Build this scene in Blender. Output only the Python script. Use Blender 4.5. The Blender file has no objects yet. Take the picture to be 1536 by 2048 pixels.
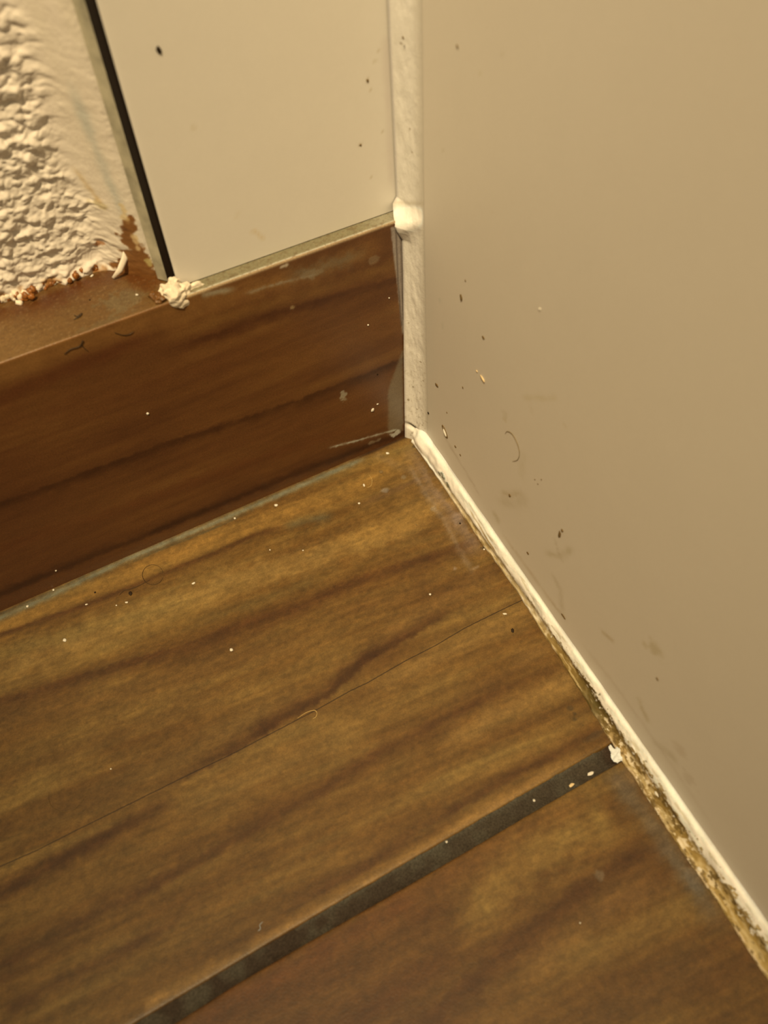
import bpy, bmesh, math, random
import numpy as np
from mathutils import Vector, Matrix

# ------------------------------------------------------------------ camera
S = bpy.context.scene
COL = S.collection
CAM = np.array([-0.1086151, -0.2021177, 0.2539622])
ROT = np.array([[0.88202737, -0.46887824, -0.04670022],
                [-0.40129731, -0.69553890, -0.59597492],
                [0.24695786, 0.54440687, -0.80164392]])       # world -> camera (x right, y down, z forward)
FPX = 1667.917
cam = bpy.data.cameras.new('camera')
cam.sensor_fit = 'VERTICAL'
cam.sensor_height = 36.0
cam.sensor_width = 27.0
cam.lens = FPX / 2048.0 * 36.0
cam.clip_start = 0.005
cam.clip_end = 20
cam.dof.use_dof = True
cam.dof.focus_distance = 0.30
cam.dof.aperture_fstop = 11.5
co = bpy.data.objects.new('camera', cam)
COL.objects.link(co)
right, down, fwd = ROT
m = Matrix(((right[0], -down[0], -fwd[0], CAM[0]),
            (right[1], -down[1], -fwd[1], CAM[1]),
            (right[2], -down[2], -fwd[2], CAM[2]),
            (0, 0, 0, 1)))
co.matrix_world = m
S.camera = co

# ------------------------------------------------------------------ light
W = bpy.data.worlds.new('world')
S.world = W
W.use_nodes = True
W.node_tree.nodes['Background'].inputs[0].default_value = (1.0, 0.74, 0.40, 1)
W.node_tree.nodes['Background'].inputs[1].default_value = 0.29
def area(name, loc, target, size, watts, color):
    l = bpy.data.lights.new(name, 'AREA')
    l.shape = 'DISK'
    l.size = size
    l.energy = watts
    l.color = color
    o = bpy.data.objects.new(name, l)
    COL.objects.link(o)
    o.location = loc
    o.rotation_euler = (Vector(target) - Vector(loc)).to_track_quat('-Z', 'Y').to_euler()
    return o
lamp = bpy.data.lights.new('ceiling_spot', 'SPOT')
lamp.energy = 222.0
lamp.color = (1.0, 0.755, 0.41)
lamp.spot_size = math.radians(22)
lamp.spot_blend = 1.0
lamp.shadow_soft_size = 0.09
lo = bpy.data.objects.new('ceiling_spot', lamp)
COL.objects.link(lo)
lo.location = (-0.56, -0.66, 1.92)
lo.rotation_euler = (Vector((0.01, 0.03, 0.08)) - Vector(lo.location)).to_track_quat('-Z', 'Y').to_euler()
S.view_settings.view_transform = 'Standard'
S.view_settings.look = 'None'
S.view_settings.exposure = 0.0
S.view_settings.gamma = 1.0
S.view_settings.use_curve_mapping = False

# ------------------------------------------------------------------ helpers
H = 0.100          # height of the skirting tile
TH = -0.043056     # the right wall is not quite square to the back wall
WD = np.array([math.sin(TH), -math.cos(TH), 0.0])   # along the right wall, towards the camera
WN = np.array([math.cos(TH), math.sin(TH), 0.0])    # its normal (into the wall)
rnd = random.Random(7)
rng = np.random.default_rng(11)

def hit(px, n, d):
    """point of the photograph put on the plane n.P = d"""
    ray = ROT.T @ np.array([(px[0] - 768) / FPX, (px[1] - 1024) / FPX, 1.0])
    t = (d - np.dot(n, CAM)) / np.dot(n, ray)
    return CAM + t * ray
def on_floor(px): return hit(px, (0, 0, 1), 0.0)
def on_ledge(px): return hit(px, (0, 0, 1), H)
def on_skirt(px): return hit(px, (0, 1, 0), 0.0)
def on_panel(px): return hit(px, (0, 1, 0), 0.005)
def on_wall(px): return hit(px, WN, 0.0)
def on_back(px): return hit(px, (0, 1, 0), 0.0245)
def depth(P): return float(np.dot(fwd, np.asarray(P) - CAM))

def lin(c):
    c = np.asarray(c, float) / 255.0
    return np.where(c <= 0.04045, c / 12.92, ((c + 0.055) / 1.055) ** 2.4)
LIGHT = np.array([1.0, 0.76, 0.40])
def alb(c, e):
    return np.clip(lin(c) / (LIGHT * e), 0.002, 0.92)

def vnoise(x, y, seed=0):
    x = np.asarray(x, float); y = np.asarray(y, float)
    xi = np.floor(x).astype(np.int64); yi = np.floor(y).astype(np.int64)
    xf = x - xi; yf = y - yi
    def h(a, b):
        n = (a * 374761393 + b * 668265263 + seed * 1442695041) & 0xffffffff
        n = ((n ^ (n >> 13)) * 1274126177) & 0xffffffff
        n = ((n ^ (n >> 16)) * 2246822519) & 0xffffffff
        return ((n ^ (n >> 15)) & 0xffffff) / float(0xffffff)
    u = xf * xf * (3 - 2 * xf); v = yf * yf * (3 - 2 * yf)
    a = h(xi, yi); b = h(xi + 1, yi); c = h(xi, yi + 1); d = h(xi + 1, yi + 1)
    return (a * (1 - u) + b * u) * (1 - v) + (c * (1 - u) + d * u) * v
def fbm(x, y, seed=0, octaves=4):
    s = 0; a = 0.5; tot = 0
    for k in range(octaves):
        s = s + a * vnoise(x * 2 ** k, y * 2 ** k, seed + k * 17); tot += a; a *= 0.55
    return s / tot
def sstep(a, b, x):
    t = np.clip((x - a) / (b - a), 0, 1)
    return t * t * (3 - 2 * t)

def grid_axis(*segs):
    """segs: (start, stop, step) chained"""
    out = []
    for a, b, st in segs:
        n = max(1, int(round(abs(b - a) / st)))
        out.append(np.linspace(a, b, n + 1)[:-1])
    out.append(np.array([segs[-1][1]]))
    return np.concatenate(out)

def tag(o, label=None, cat=None, group=None, kind=None):
    if label: o['label'] = label
    if cat: o['category'] = cat
    if group: o['group'] = group
    if kind: o['kind'] = kind
    return o

def surf(name, P, mat, cols=None, floats=None, parent=None, flip=False, smooth=True):
    """P: (nu, nv, 3) grid -> one mesh object"""
    nu, nv = P.shape[:2]
    me = bpy.data.meshes.new(name)
    idx = np.arange(nu * nv).reshape(nu, nv)
    a = idx[:-1, :-1].ravel(); b = idx[1:, :-1].ravel(); c = idx[1:, 1:].ravel(); d = idx[:-1, 1:].ravel()
    f = np.stack([a, b, c, d] if not flip else [a, d, c, b], 1)
    me.vertices.add(nu * nv)
    me.vertices.foreach_set('co', P.reshape(-1).astype(np.float32))
    nf = len(f)
    me.loops.add(nf * 4)
    me.loops.foreach_set('vertex_index', f.reshape(-1).astype(np.int32))
    me.polygons.add(nf)
    me.polygons.foreach_set('loop_start', (np.arange(nf) * 4).astype(np.int32))
    me.update(calc_edges=True)
    me.validate()
    me.polygons.foreach_set('use_smooth', np.full(nf, smooth))
    if cols is not None:
        at = me.attributes.new('tint', 'FLOAT_COLOR', 'POINT')
        at.data.foreach_set('color', np.concatenate([cols.reshape(-1, 3), np.ones((nu * nv, 1))], 1).reshape(-1).astype(np.float32))
    for k, v in (floats or {}).items():
        at = me.attributes.new(k, 'FLOAT', 'POINT')
        at.data.foreach_set('value', np.asarray(v).reshape(-1).astype(np.float32))
    o = bpy.data.objects.new(name, me)
    COL.objects.link(o)
    me.materials.append(mat)
    if parent: o.parent = parent
    return o

def obj(name, bm, mat, parent=None, smooth=True):
    me = bpy.data.meshes.new(name)
    bm.to_mesh(me); bm.free()
    for p in me.polygons: p.use_smooth = smooth
    me.materials.append(mat)
    o = bpy.data.objects.new(name, me)
    COL.objects.link(o)
    if parent: o.parent = parent
    return o

def ww0(w): return max(w) if isinstance(w, tuple) else w

class Paint:
    """colours of the surface, some with light and shade painted in, laid out in the surface's own two coordinates (metres)"""
    def __init__(s, A, B, base):
        s.A = A; s.B = B
        s.col = np.array(base, float) * np.ones(A.shape + (3,)) if np.ndim(base) == 1 else np.array(base, float)
    def mix(s, a, color):
        a = np.clip(a, 0, 1)[..., None]
        s.col = s.col * (1 - a) + np.array(color, float) * a
    def dist(s, pts):
        best = np.full(s.A.shape, 9.0); sgn = np.zeros(s.A.shape); par = np.zeros(s.A.shape)
        n = len(pts) - 1
        for i in range(n):
            p = pts[i]; q = pts[i + 1]
            d = q - p; L2 = d @ d
            t = np.clip(((s.A - p[0]) * d[0] + (s.B - p[1]) * d[1]) / L2, 0, 1)
            dx = s.A - p[0] - t * d[0]; dy = s.B - p[1] - t * d[1]
            r = np.hypot(dx, dy)
            k = r < best
            best = np.where(k, r, best)
            sgn = np.where(k, np.sign(d[0] * dy - d[1] * dx), sgn)
            par = np.where(k, (i + t) / n, par)
        return best, sgn, par
    def streak(s, pts, w, color, alpha=0.6, fade=(0.12, 0.12), wob=0.7, seed=1, fr=260):
        """w = (width above, width below) in metres"""
        pts = np.array(pts)
        d, sg, t = s.dist(pts)
        wa, wb = w if isinstance(w, tuple) else (w, w)
        nz = fbm(s.A * fr, s.B * fr, seed, 4) - 0.5
        d = np.clip(d + ww0(w) * wob * .9 * (fbm(s.A * fr * 2.2, s.B * fr * 3.4, seed + 9, 3) - .5), 0, 9)
        ww = np.where(sg > 0, wa, wb) * (1 + 1.6 * wob * nz)
        a = np.exp(-(d / ww) ** 2) * alpha * (1 + 1.2 * wob * (fbm(s.A * fr * .6, s.B * fr * .6, seed + 5, 2) - .5))
        if fade[0] > 0: a = a * sstep(0, fade[0], t)
        if fade[1] > 0: a = a * sstep(1, 1 - fade[1], t)
        s.mix(a, color)
    def blob(s, p, r, color, alpha=0.6, rag=0.5, seed=3, fr=600, hard=2.0):
        rx, ry = r if isinstance(r, tuple) else (r, r)
        d = np.hypot((s.A - p[0]) / rx, (s.B - p[1]) / ry) + rag * (fbm(s.A * fr, s.B * fr, seed, 3) - 0.5) * 2
        s.mix(alpha * sstep(1.0, 1.0 - 1.0 / hard, d), color)
    def poly(s, pts, color, alpha=1.0, soft=0.0006, rag=0.0, seed=5, fr=700):
        """filled polygon with a soft ragged border"""
        pts = np.array(pts); n = len(pts)
        inside = np.zeros(s.A.shape, bool)
        for i in range(n):
            x1, y1 = pts[i]; x2, y2 = pts[(i + 1) % n]
            c = (y1 > s.B) != (y2 > s.B)
            xx = (x2 - x1) * (s.B - y1) / (y2 - y1 + 1e-12) + x1
            inside ^= c & (s.A < xx)
        d, _, _ = s.dist(np.concatenate([pts, pts[:1]]))
        sd = np.where(inside, d, -d) + rag * (fbm(s.A * fr, s.B * fr, seed, 3) - 0.5) * 2
        s.mix(alpha * sstep(-soft, soft, sd), color)

# ------------------------------------------------------------------ materials
def mat_new(name):
    mt = bpy.data.materials.new(name); mt.use_nodes = True
    nt = mt.node_tree
    return mt, nt, nt.nodes['Principled BSDF']
def N(nt, t, **kw):
    n = nt.nodes.new(t)
    for k, v in kw.items(): setattr(n, k, v)
    return n
def noise(nt, coord, scale, detail=3, rough=0.6, stretch=None, rot=0.0):
    mp = N(nt, 'ShaderNodeMapping')
    mp.inputs['Scale'].default_value = stretch or (1, 1, 1)
    mp.inputs['Rotation'].default_value = (0, 0, rot)
    nt.links.new(coord, mp.inputs[0])
    nz = N(nt, 'ShaderNodeTexNoise')
    nz.inputs['Scale'].default_value = scale
    nz.inputs['Detail'].default_value = detail
    nz.inputs['Roughness'].default_value = rough
    nt.links.new(mp.outputs[0], nz.inputs['Vector'])
    return nz.outputs[0]
def math_(nt, op, a, b=None):
    n = N(nt, 'ShaderNodeMath', operation=op)
    for i, v in enumerate((a, b)):
        if v is None: continue
        if hasattr(v, 'links'): nt.links.new(v, n.inputs[i])
        else: n.inputs[i].default_value = v
    return n.outputs[0]
def painted(name, rough=0.5, spec=0.4, grains=(), bump=0.0, bump_src=0, coat=0.0, lines=(), sub=0.0, coatr=0.2):
    """vertex-tinted material; grains = (scale, amount, stretch, rot); lines = (attribute, half width, colour)"""
    mt, nt, bs = mat_new(name)
    at = N(nt, 'ShaderNodeAttribute', attribute_name='tint')
    tc = N(nt, 'ShaderNodeTexCoord')
    col = at.outputs['Color']
    outs = []
    for g in grains:
        o = noise(nt, tc.outputs['Object'], g[0], 3, 0.6, g[2] if len(g) > 2 else None, g[3] if len(g) > 3 else 0)
        outs.append(o)
        k = math_(nt, 'MULTIPLY_ADD', o, g[1]); k.node.inputs[2].default_value = 1 - g[1] * 0.5
        vm = N(nt, 'ShaderNodeVectorMath', operation='SCALE')
        nt.links.new(col, vm.inputs[0]); nt.links.new(k, vm.inputs['Scale'])
        col = vm.outputs[0]
    for an, hw, c, wob in lines:
        la = N(nt, 'ShaderNodeAttribute', attribute_name=an)
        dd = la.outputs['Fac']
        if wob:
            nz = noise(nt, tc.outputs['Object'], 260, 3)
            dd = math_(nt, 'ADD', dd, math_(nt, 'MULTIPLY', math_(nt, 'SUBTRACT', nz, 0.5), wob))
        ab = math_(nt, 'ABSOLUTE', dd)
        mr = N(nt, 'ShaderNodeMapRange'); mr.interpolation_type = 'SMOOTHSTEP'
        mr.inputs['From Min'].default_value = hw * 0.3; mr.inputs['From Max'].default_value = hw * 1.4
        mr.inputs['To Min'].default_value = 0.85; mr.inputs['To Max'].default_value = 0
        nt.links.new(ab, mr.inputs[0])
        mx = N(nt, 'ShaderNodeMix', data_type='RGBA')
        nt.links.new(mr.outputs[0], mx.inputs['Factor'])
        nt.links.new(col, mx.inputs[6]); mx.inputs[7].default_value = (*c, 1)
        col = mx.outputs[2]
    nt.links.new(col, bs.inputs['Base Color'])
    bs.inputs['Roughness'].default_value = rough
    bs.inputs['Specular IOR Level'].default_value = spec
    bs.inputs['Coat Weight'].default_value = coat
    bs.inputs['Coat Roughness'].default_value = coatr
    if sub:
        bs.inputs['Subsurface Weight'].default_value = sub
        bs.inputs['Subsurface Radius'].default_value = (0.0012, 0.0009, 0.0005)
        bs.inputs['Subsurface Scale'].default_value = 1.0
    if bump and outs:
        bp = N(nt, 'ShaderNodeBump'); bp.inputs['Strength'].default_value = 1.0
        bp.inputs['Distance'].default_value = bump
        nt.links.new(outs[bump_src], bp.inputs['Height'])
        nt.links.new(bp.outputs[0], bs.inputs['Normal'])
    return mt
def plain(name, color, rough=0.6, spec=0.4, var=0.25, scale=1500, bump=0.0):
    mt, nt, bs = mat_new(name)
    tc = N(nt, 'ShaderNodeTexCoord')
    o = noise(nt, tc.outputs['Object'], scale, 3)
    cr = N(nt, 'ShaderNodeValToRGB')
    c = np.array(color)
    cr.color_ramp.elements[0].color = (*np.clip(c * (1 - var), 0, 1), 1); cr.color_ramp.elements[0].position = 0.3
    cr.color_ramp.elements[1].color = (*np.clip(c * (1 + var), 0, 1), 1); cr.color_ramp.elements[1].position = 0.7
    nt.links.new(o, cr.inputs[0]); nt.links.new(cr.outputs[0], bs.inputs['Base Color'])
    bs.inputs['Roughness'].default_value = rough
    bs.inputs['Specular IOR Level'].default_value = spec
    if bump:
        bp = N(nt, 'ShaderNodeBump'); bp.inputs['Distance'].default_value = bump
        nt.links.new(o, bp.inputs['Height']); nt.links.new(bp.outputs[0], bs.inputs['Normal'])
    return mt

EF, ES, EW, EL = 1.66, 0.90, 0.78, 1.70       # how strongly the lamp reaches floor, skirting, walls, ledge

M_FLOOR = painted('wood_look_floor_tile', 0.42, 0.35,
                  grains=((1700, 0.85), (420, 0.45, (0.35, 1, 1), 0.12), (3800, 0.7)), bump=0.00006,
                  lines=(('crack', 0.00019, alb((42, 26, 14), EF), 0.0003),))
M_SKIRT = painted('wood_look_skirting_tile', 0.34, 0.4,
                  grains=((1700, 0.8), (420, 0.45, (0.35, 1, 1), 0), (3800, 0.6)), bump=0.00005)
M_GROUT = painted('dark_grout', 0.8, 0.2, grains=((1700, 1.7), (3600, 1.5)), bump=0.0003)
M_WALLR = painted('cream_wall', 0.5, 0.35, grains=((900, 0.05), (90, 0.04)), bump=0.00001)
M_PANEL = painted('glazed_panel', 0.32, 0.4, grains=((900, 0.04), (120, 0.04)))
M_PLAST = painted('lumpy_plaster', 0.62, 0.3, grains=((900, 0.12), (260, 0.10)), bump=0.00012)
M_SEAL = painted('silicone_sealant', 0.48, 0.35, grains=((1300, 0.2), (400, 0.12)), bump=0.00008, sub=0.0)

# ------------------------------------------------------------------ floor
xs = grid_axis((-0.80, -0.215, 0.006), (-0.215, 0.012, 0.00042))
# grout line edges, as they lie on the floor
gu = np.array([on_floor(q)[:2] for q in ((270, 2048), (430, 1953), (600, 1851), (870, 1693), (1050, 1587), (1192, 1505))])
gl = np.array([on_floor(q)[:2] for q in ((345, 2048), (470, 1968), (600, 1892), (870, 1738), (1060, 1626), (1215, 1537))])
def along(x, T):
    y = np.interp(x, T[:, 0], T[:, 1])
    s0 = (T[-1, 1] - T[0, 1]) / (T[-1, 0] - T[0, 0])
    return np.where(x < T[0, 0], T[0, 1], np.where(x > T[-1, 0], T[-1, 1] + s0 * (x - T[-1, 0]), y))
YU, YL = gu[:, 1].mean(), gl[:, 1].mean()
vs = grid_axis((-0.80, -0.235, 0.006), (-0.235, YL - 0.0004, 0.00045), (YL - 0.0004, YL, 0.0002), (YL, YU, 0.0005),
               (YU, YU + 0.0004, 0.0002), (YU + 0.0004, 0.0, 0.00042), (0.0, 0.006, 0.003))
X, V = np.meshgrid(xs, vs, indexing='ij')
dU = along(X, gu) - YU; dL = along(X, gl) - YL
wU = np.where(V >= YU, np.clip(1 - (V - YU) / 0.05, 0, 1), 1.0)
wL = np.where(V <= YL, np.clip(1 - (YL - V) / 0.05, 0, 1), 1.0)
tt = np.clip((V - YL) / (YU - YL), 0, 1)
Y = V + np.where(V >= YU, dU * wU, np.where(V <= YL, dL * wL, dL * (1 - tt) + dU * tt))
groove = sstep(YL - 0.0003, YL + 0.0003, V) * sstep(YU + 0.0003, YU - 0.0003, V)
Zf = -0.0022 * groove
Zf = Zf - 0.00035 * np.exp(-np.clip(V - YU, 0, 1) / 0.0006) * (V >= YU) - 0.00035 * np.exp(-np.clip(YL - V, 0, 1) / 0.0006) * (V <= YL)

def F(*pts): return [on_floor(p)[:2] for p in pts]
PX = 0.000172
up = V > (YU + YL) / 2
# broad tone of the planks, graded by slow stretched noise along the grain
gx = X * np.cos(0.10) - Y * np.sin(0.10); gy = Y * np.cos(0.10) + X * np.sin(0.10)
warp = (fbm(X * 18, Y * 18, 3, 3) - 0.5)
g1 = fbm(gx * 9, (gy + warp * 0.010) * 150, 21, 4)
g2 = fbm(gx * 22, (gy + warp * 0.008) * 420, 22, 3)
g3 = fbm(X * 35, Y * 60, 25, 3)
lightc, midc, darkc = np.array((150, 110, 46.)), np.array((120, 79, 29.)), np.array((92, 54, 19.))
tone = 0.52 + 0.80 * (g1 - 0.5) + 0.40 * (g2 - 0.5) + 0.45 * (g3 - 0.5)
tone = np.where(up, tone + 0.10 * sstep(-0.12, -0.02, Y), tone)
tone = np.clip(tone, 0, 1)[..., None]
base = np.where(tone < 0.5, darkc * (1 - 2 * tone) + midc * 2 * tone, midc * (2 - 2 * tone) + lightc * (2 * tone - 1))
p = Paint(X, Y, base)
DK = (92, 54, 20); DK2 = (78, 44, 16); LT = (172, 124, 52); OL = (150, 114, 50)
# lower plank, redder towards the left
U = up[..., None]
def only(mask, fn):
    old = p.col.copy(); fn(); p.col = np.where(mask[..., None], p.col, old)
def upper():
    p.streak(F((0, 1262), (250, 1155), (430, 1075), (640, 1000), (860, 905)), 26 * PX, (170, 118, 46), .75, (0, .1))
    p.streak(F((0, 1345), (200, 1262), (450, 1165), (640, 1110), (900, 1020)), 34 * PX, (166, 122, 54), .75, (0, .15))
    p.streak(F((0, 1310), (168, 1260), (300, 1225), (420, 1180)), 16 * PX, OL, .5, (0, .3))
    p.streak(F((0, 1269), (168, 1210), (258, 1175), (351, 1136), (430, 1105), (508, 1070), (600, 1042)), (5 * PX, 9 * PX), DK, .8, (0, .15))
    p.streak(F((560, 1055), (610, 1042), (680, 1028)), 11 * PX, (112, 98, 58), .55, (.3, .3))
    p.streak(F((700, 1020), (800, 975), (880, 940)), 9 * PX, (122, 84, 40), .7, (.3, .1))
    p.streak(F((640, 1110), (760, 1060), (880, 1010), (930, 1000)), 26 * PX, (176, 124, 50), .6, (.3, .3))
    p.streak(F((0, 1402), (160, 1355), (273, 1318), (378, 1291), (492, 1244), (600, 1212), (676, 1174), (773, 1139), (890, 1104), (968, 1073)),
             (8 * PX, 20 * PX), DK, .85, (0, .05))
    p.streak(F((330, 1262), (470, 1218), (600, 1172), (700, 1130)), 14 * PX, (118, 88, 38), .5, (.3, .3))
    p.streak(F((0, 1440), (150, 1410), (330, 1360), (520, 1300), (700, 1250)), 30 * PX, (120, 80, 32), .6, (0, .3))
    p.streak(F((0, 1500), (200, 1430), (420, 1340)), 26 * PX, (126, 86, 34), .45, (0, .3))
    p.streak(F((0, 1550), (160, 1500), (330, 1430), (500, 1360)), 24 * PX, (110, 72, 28), .55, (0, .3))
    p.streak(F((120, 1620), (330, 1530), (500, 1440), (640, 1370)), 24 * PX, (132, 94, 40), .5, (.2, .2))
    p.streak(F((0, 1660), (160, 1605), (300, 1545)), 22 * PX, (100, 64, 24), .55, (0, .3))
    p.streak(F((273, 1601), (374, 1553), (479, 1495), (570, 1435), (656, 1390), (719, 1330), (793, 1284), (871, 1240), (922, 1210)),
             (20 * PX, 7 * PX), DK2, .85, (.25, .15))
    p.streak(F((740, 1290), (860, 1215), (960, 1160), (1010, 1130)), 20 * PX, (140, 96, 40), .5, (.2, .2))
    p.streak(F((640, 1240), (780, 1200), (900, 1150)), 14 * PX, (116, 74, 28), .5, (.3, .3))
    # below the crack
    p.streak(F((700, 1400), (850, 1325), (980, 1260), (1070, 1215)), 18 * PX, (158, 112, 48), .55, (.2, .1))
    p.streak(F((0, 1788), (114, 1724), (205, 1674), (296, 1624), (380, 1590)), (12 * PX, 14 * PX), DK2, .75, (0, .3))
    p.streak(F((330, 1640), (470, 1570), (620, 1500), (760, 1440)), 26 * PX, (142, 102, 44), .45, (.2, .2))
    p.streak(F((0, 1840), (120, 1790), (260, 1710), (400, 1650)), 20 * PX, (128, 88, 34), .5, (0, .3))
    p.streak(F((0, 1934), (91, 1888), (205, 1820), (273, 1792), (378, 1733), (479, 1674), (547, 1637), (638, 1587), (700, 1545),
               (760, 1505), (873, 1450), (965, 1400), (1056, 1355)), (14 * PX, 9 * PX), DK, .75, (0, .1))
    p.streak(F((23, 2016), (137, 1956), (228, 1911), (319, 1861), (420, 1800)), (10 * PX, 10 * PX), DK, .7, (0, .3))
    p.streak(F((560, 1690), (700, 1610), (830, 1540), (960, 1470), (1050, 1430)), 12 * PX, (120, 80, 30), .55, (.3, .3))
    p.streak(F((860, 1500), (980, 1440), (1090, 1385), (1160, 1350)), 22 * PX, (168, 122, 54), .6, (.2, .1))
    p.streak(F((1010, 1330), (1080, 1300), (1130, 1270)), 16 * PX, (150, 104, 44), .5, (.3, .1))
    p.streak(F((500, 1870), (600, 1806), (737, 1733), (828, 1665), (919, 1615), (1033, 1548), (1124, 1505), (1206, 1458)), (12 * PX, 6 * PX), DK, .7, (.2, .02))
    p.streak(F((300, 2010), (560, 1862), (737, 1762), (919, 1650), (1050, 1575), (1190, 1490)), 8 * PX, (166, 116, 50), .75, (0, .1))
    p.streak(F((870, 1425), (980, 1365), (1080, 1310)), 9 * PX, (112, 74, 30), .5, (.3, .2))
    # film left by the sealant, greyish
    p.streak(F((820, 885), (868, 975), (935, 1060), (985, 1120)), (4 * PX, 22 * PX), (146, 110, 68), .55, (.1, .3))
    p.streak(F((815, 925), (850, 985), (893, 1050), (930, 1120), (950, 1160)), 7 * PX, (160, 130, 90), .4, (.1, .2), 1.1, fr=500)
    p.streak(F((860, 960), (905, 1020), (940, 1080), (965, 1120)), 22 * PX, (150, 116, 78), .4, (.2, .2), 1.0)
    p.blob(on_floor((770, 980))[:2], (14 * PX, 8 * PX), (168, 142, 104), .7)
    p.blob(on_floor((806, 955))[:2], (9 * PX, 9 * PX), (160, 134, 92), .5)
    p.blob(on_floor((866, 1018))[:2], 9 * PX, (160, 130, 86), .6)
    p.blob(on_floor((917, 1038))[:2], (16 * PX, 22 * PX), (156, 124, 88), .6)
    p.blob(on_floor((850, 905))[:2], (26 * PX, 20 * PX), (128, 92, 50), .6)
    p.blob(on_floor((829, 893))[:2], (7 * PX, 6 * PX), (84, 62, 32), .7, 1.2)
    p.blob(on_floor((910, 1137))[:2], 6 * PX, (164, 132, 96), .6)
    p.blob(on_floor((950, 1136))[:2], (12 * PX, 4 * PX), (158, 126, 86), .5)
    p.blob(on_floor((970, 1095))[:2], (10 * PX, 6 * PX), (60, 48, 28), .6, 1.0)
    p.streak(F((745, 905), (790, 930), (826, 945)), 12 * PX, (150, 112, 58), .5)
    for q, r in (((1140, 1416), 7), ((1150, 1440), 5), ((1148, 1427), 4), ((1165, 1450), 4)):
        p.blob(on_floor(q)[:2], r * PX, (84, 62, 30), .6, 1.2, seed=int(q[0]))
    p.blob(on_floor((1190, 1470))[:2], (34 * PX, 10 * PX), (96, 68, 34), .6)
    p.streak(F((1060, 1215), (1130, 1320), (1185, 1400), (1225, 1450)), 5 * PX, (104, 76, 40), .5)
def lower():
    p.mix(.55 * sstep(-0.05, -0.15, X), (104, 60, 22))
    p.streak(F((420, 2030), (640, 1905), (860, 1775), (1040, 1670)), 20 * PX, (112, 62, 22), .8, (0, .3))
    p.streak(F((760, 1830), (950, 1720), (1100, 1640), (1180, 1580)), 22 * PX, (128, 82, 30), .6, (.2, .1))
    p.streak(F((900, 1880), (1010, 1760), (1110, 1690), (1230, 1620)), 34 * PX, (154, 112, 46), .8, (.2, .1))
    p.streak(F((1000, 1990), (1110, 1890), (1230, 1790), (1330, 1740)), 26 * PX, (142, 98, 42), .5, (.2, .2))
    p.streak(F((790, 2060), (873, 2029), (919, 1984), (1033, 1879), (1101, 1829), (1215, 1738), (1300, 1697), (1340, 1680)), (14 * PX, 22 * PX), (92, 54, 20), .85, (0, .05))
    p.streak(F((700, 2048), (830, 1955), (930, 1885)), 18 * PX, (96, 54, 20), .6, (0, .3))
    p.streak(F((1100, 1960), (1200, 1900), (1330, 1840), (1400, 1800)), 24 * PX, (148, 108, 46), .5, (.2, .1))
    p.streak(F((1200, 2048), (1340, 1960), (1440, 1900)), 26 * PX, (112, 74, 32), .5, (0, .2))
    p.streak(F((1130, 1860), (1250, 1800), (1350, 1760)), 12 * PX, (118, 78, 34), .5, (.3, .2))
    p.streak(F((1235, 1560), (1290, 1630), (1350, 1720), (1410, 1800), (1480, 1890)), (18 * PX, 18 * PX), (118, 96, 62), .7, (0, .3))
    p.blob(on_floor((1390, 1760))[:2], (16 * PX, 30 * PX), (128, 110, 80), .45)
    p.blob(on_floor((1200, 1753))[:2], 9 * PX, (150, 124, 84), .5, .9)
    p.blob(on_floor((1250, 1560))[:2], (30 * PX, 22 * PX), (118, 90, 54), .5)
only(up, upper); only(~up, lower)
only(up, lambda: p.streak([(-.8, YU), (0.01, YU)], .0004, (84, 52, 22), .5, (0, 0)))
# grey-green grout haze at the foot of the skirting
p.streak(F((-400, 1410), (0, 1236), (125, 1180), (250, 1120), (420, 1049), (600, 972), (740, 912)), (8 * PX, 8 * PX), (140, 124, 80), .95, (0, .04), .5, fr=500)
p.streak(F((0, 1228), (125, 1173), (250, 1112), (420, 1040), (600, 962)), 2.0 * PX, (100, 88, 56), .5, (0, .2), .9, fr=800)
p.streak(F((230, 1138), (330, 1096), (420, 1060), (520, 1016)), 3 * PX, (96, 80, 44), .7, (.2, .3), .9, fr=800)
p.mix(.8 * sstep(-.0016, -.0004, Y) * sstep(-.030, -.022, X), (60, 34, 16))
cr = [on_floor(q)[:2] for q in ((-420, 1935), (0, 1733), (73, 1701), (150, 1662), (273, 1601), (374, 1551), (456, 1512), (565, 1455), (634, 1419), (700, 1382),
                                (734, 1366), (812, 1321), (871, 1291), (930, 1256), (988, 1227), (1041, 1202), (1100, 1172))]
mot = (fbm(X * 700, Y * 900, 51, 2) - .5) * .24 + (fbm(gx * 90, gy * 1000, 52, 3) - .5) * .22 + (fbm(X * 150, Y * 240, 53, 3) - .5) * .16
mot = mot - .10 * sstep(-.09, -.19, X)  # light falloff towards the left, put into the floor tint
p.col = p.col * (1 + mot)[..., None]
d, sg, _ = p.dist(np.array(cr))
crack = d * np.where(sg == 0, 1, sg)
floor = surf('floor', np.stack([X, Y, Zf], -1), M_FLOOR, alb(p.col, EF), {'crack': crack})
tag(floor, 'brown wood-look tiled floor with a hairline crack and one dark grout line', 'floor', kind='structure')

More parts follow.
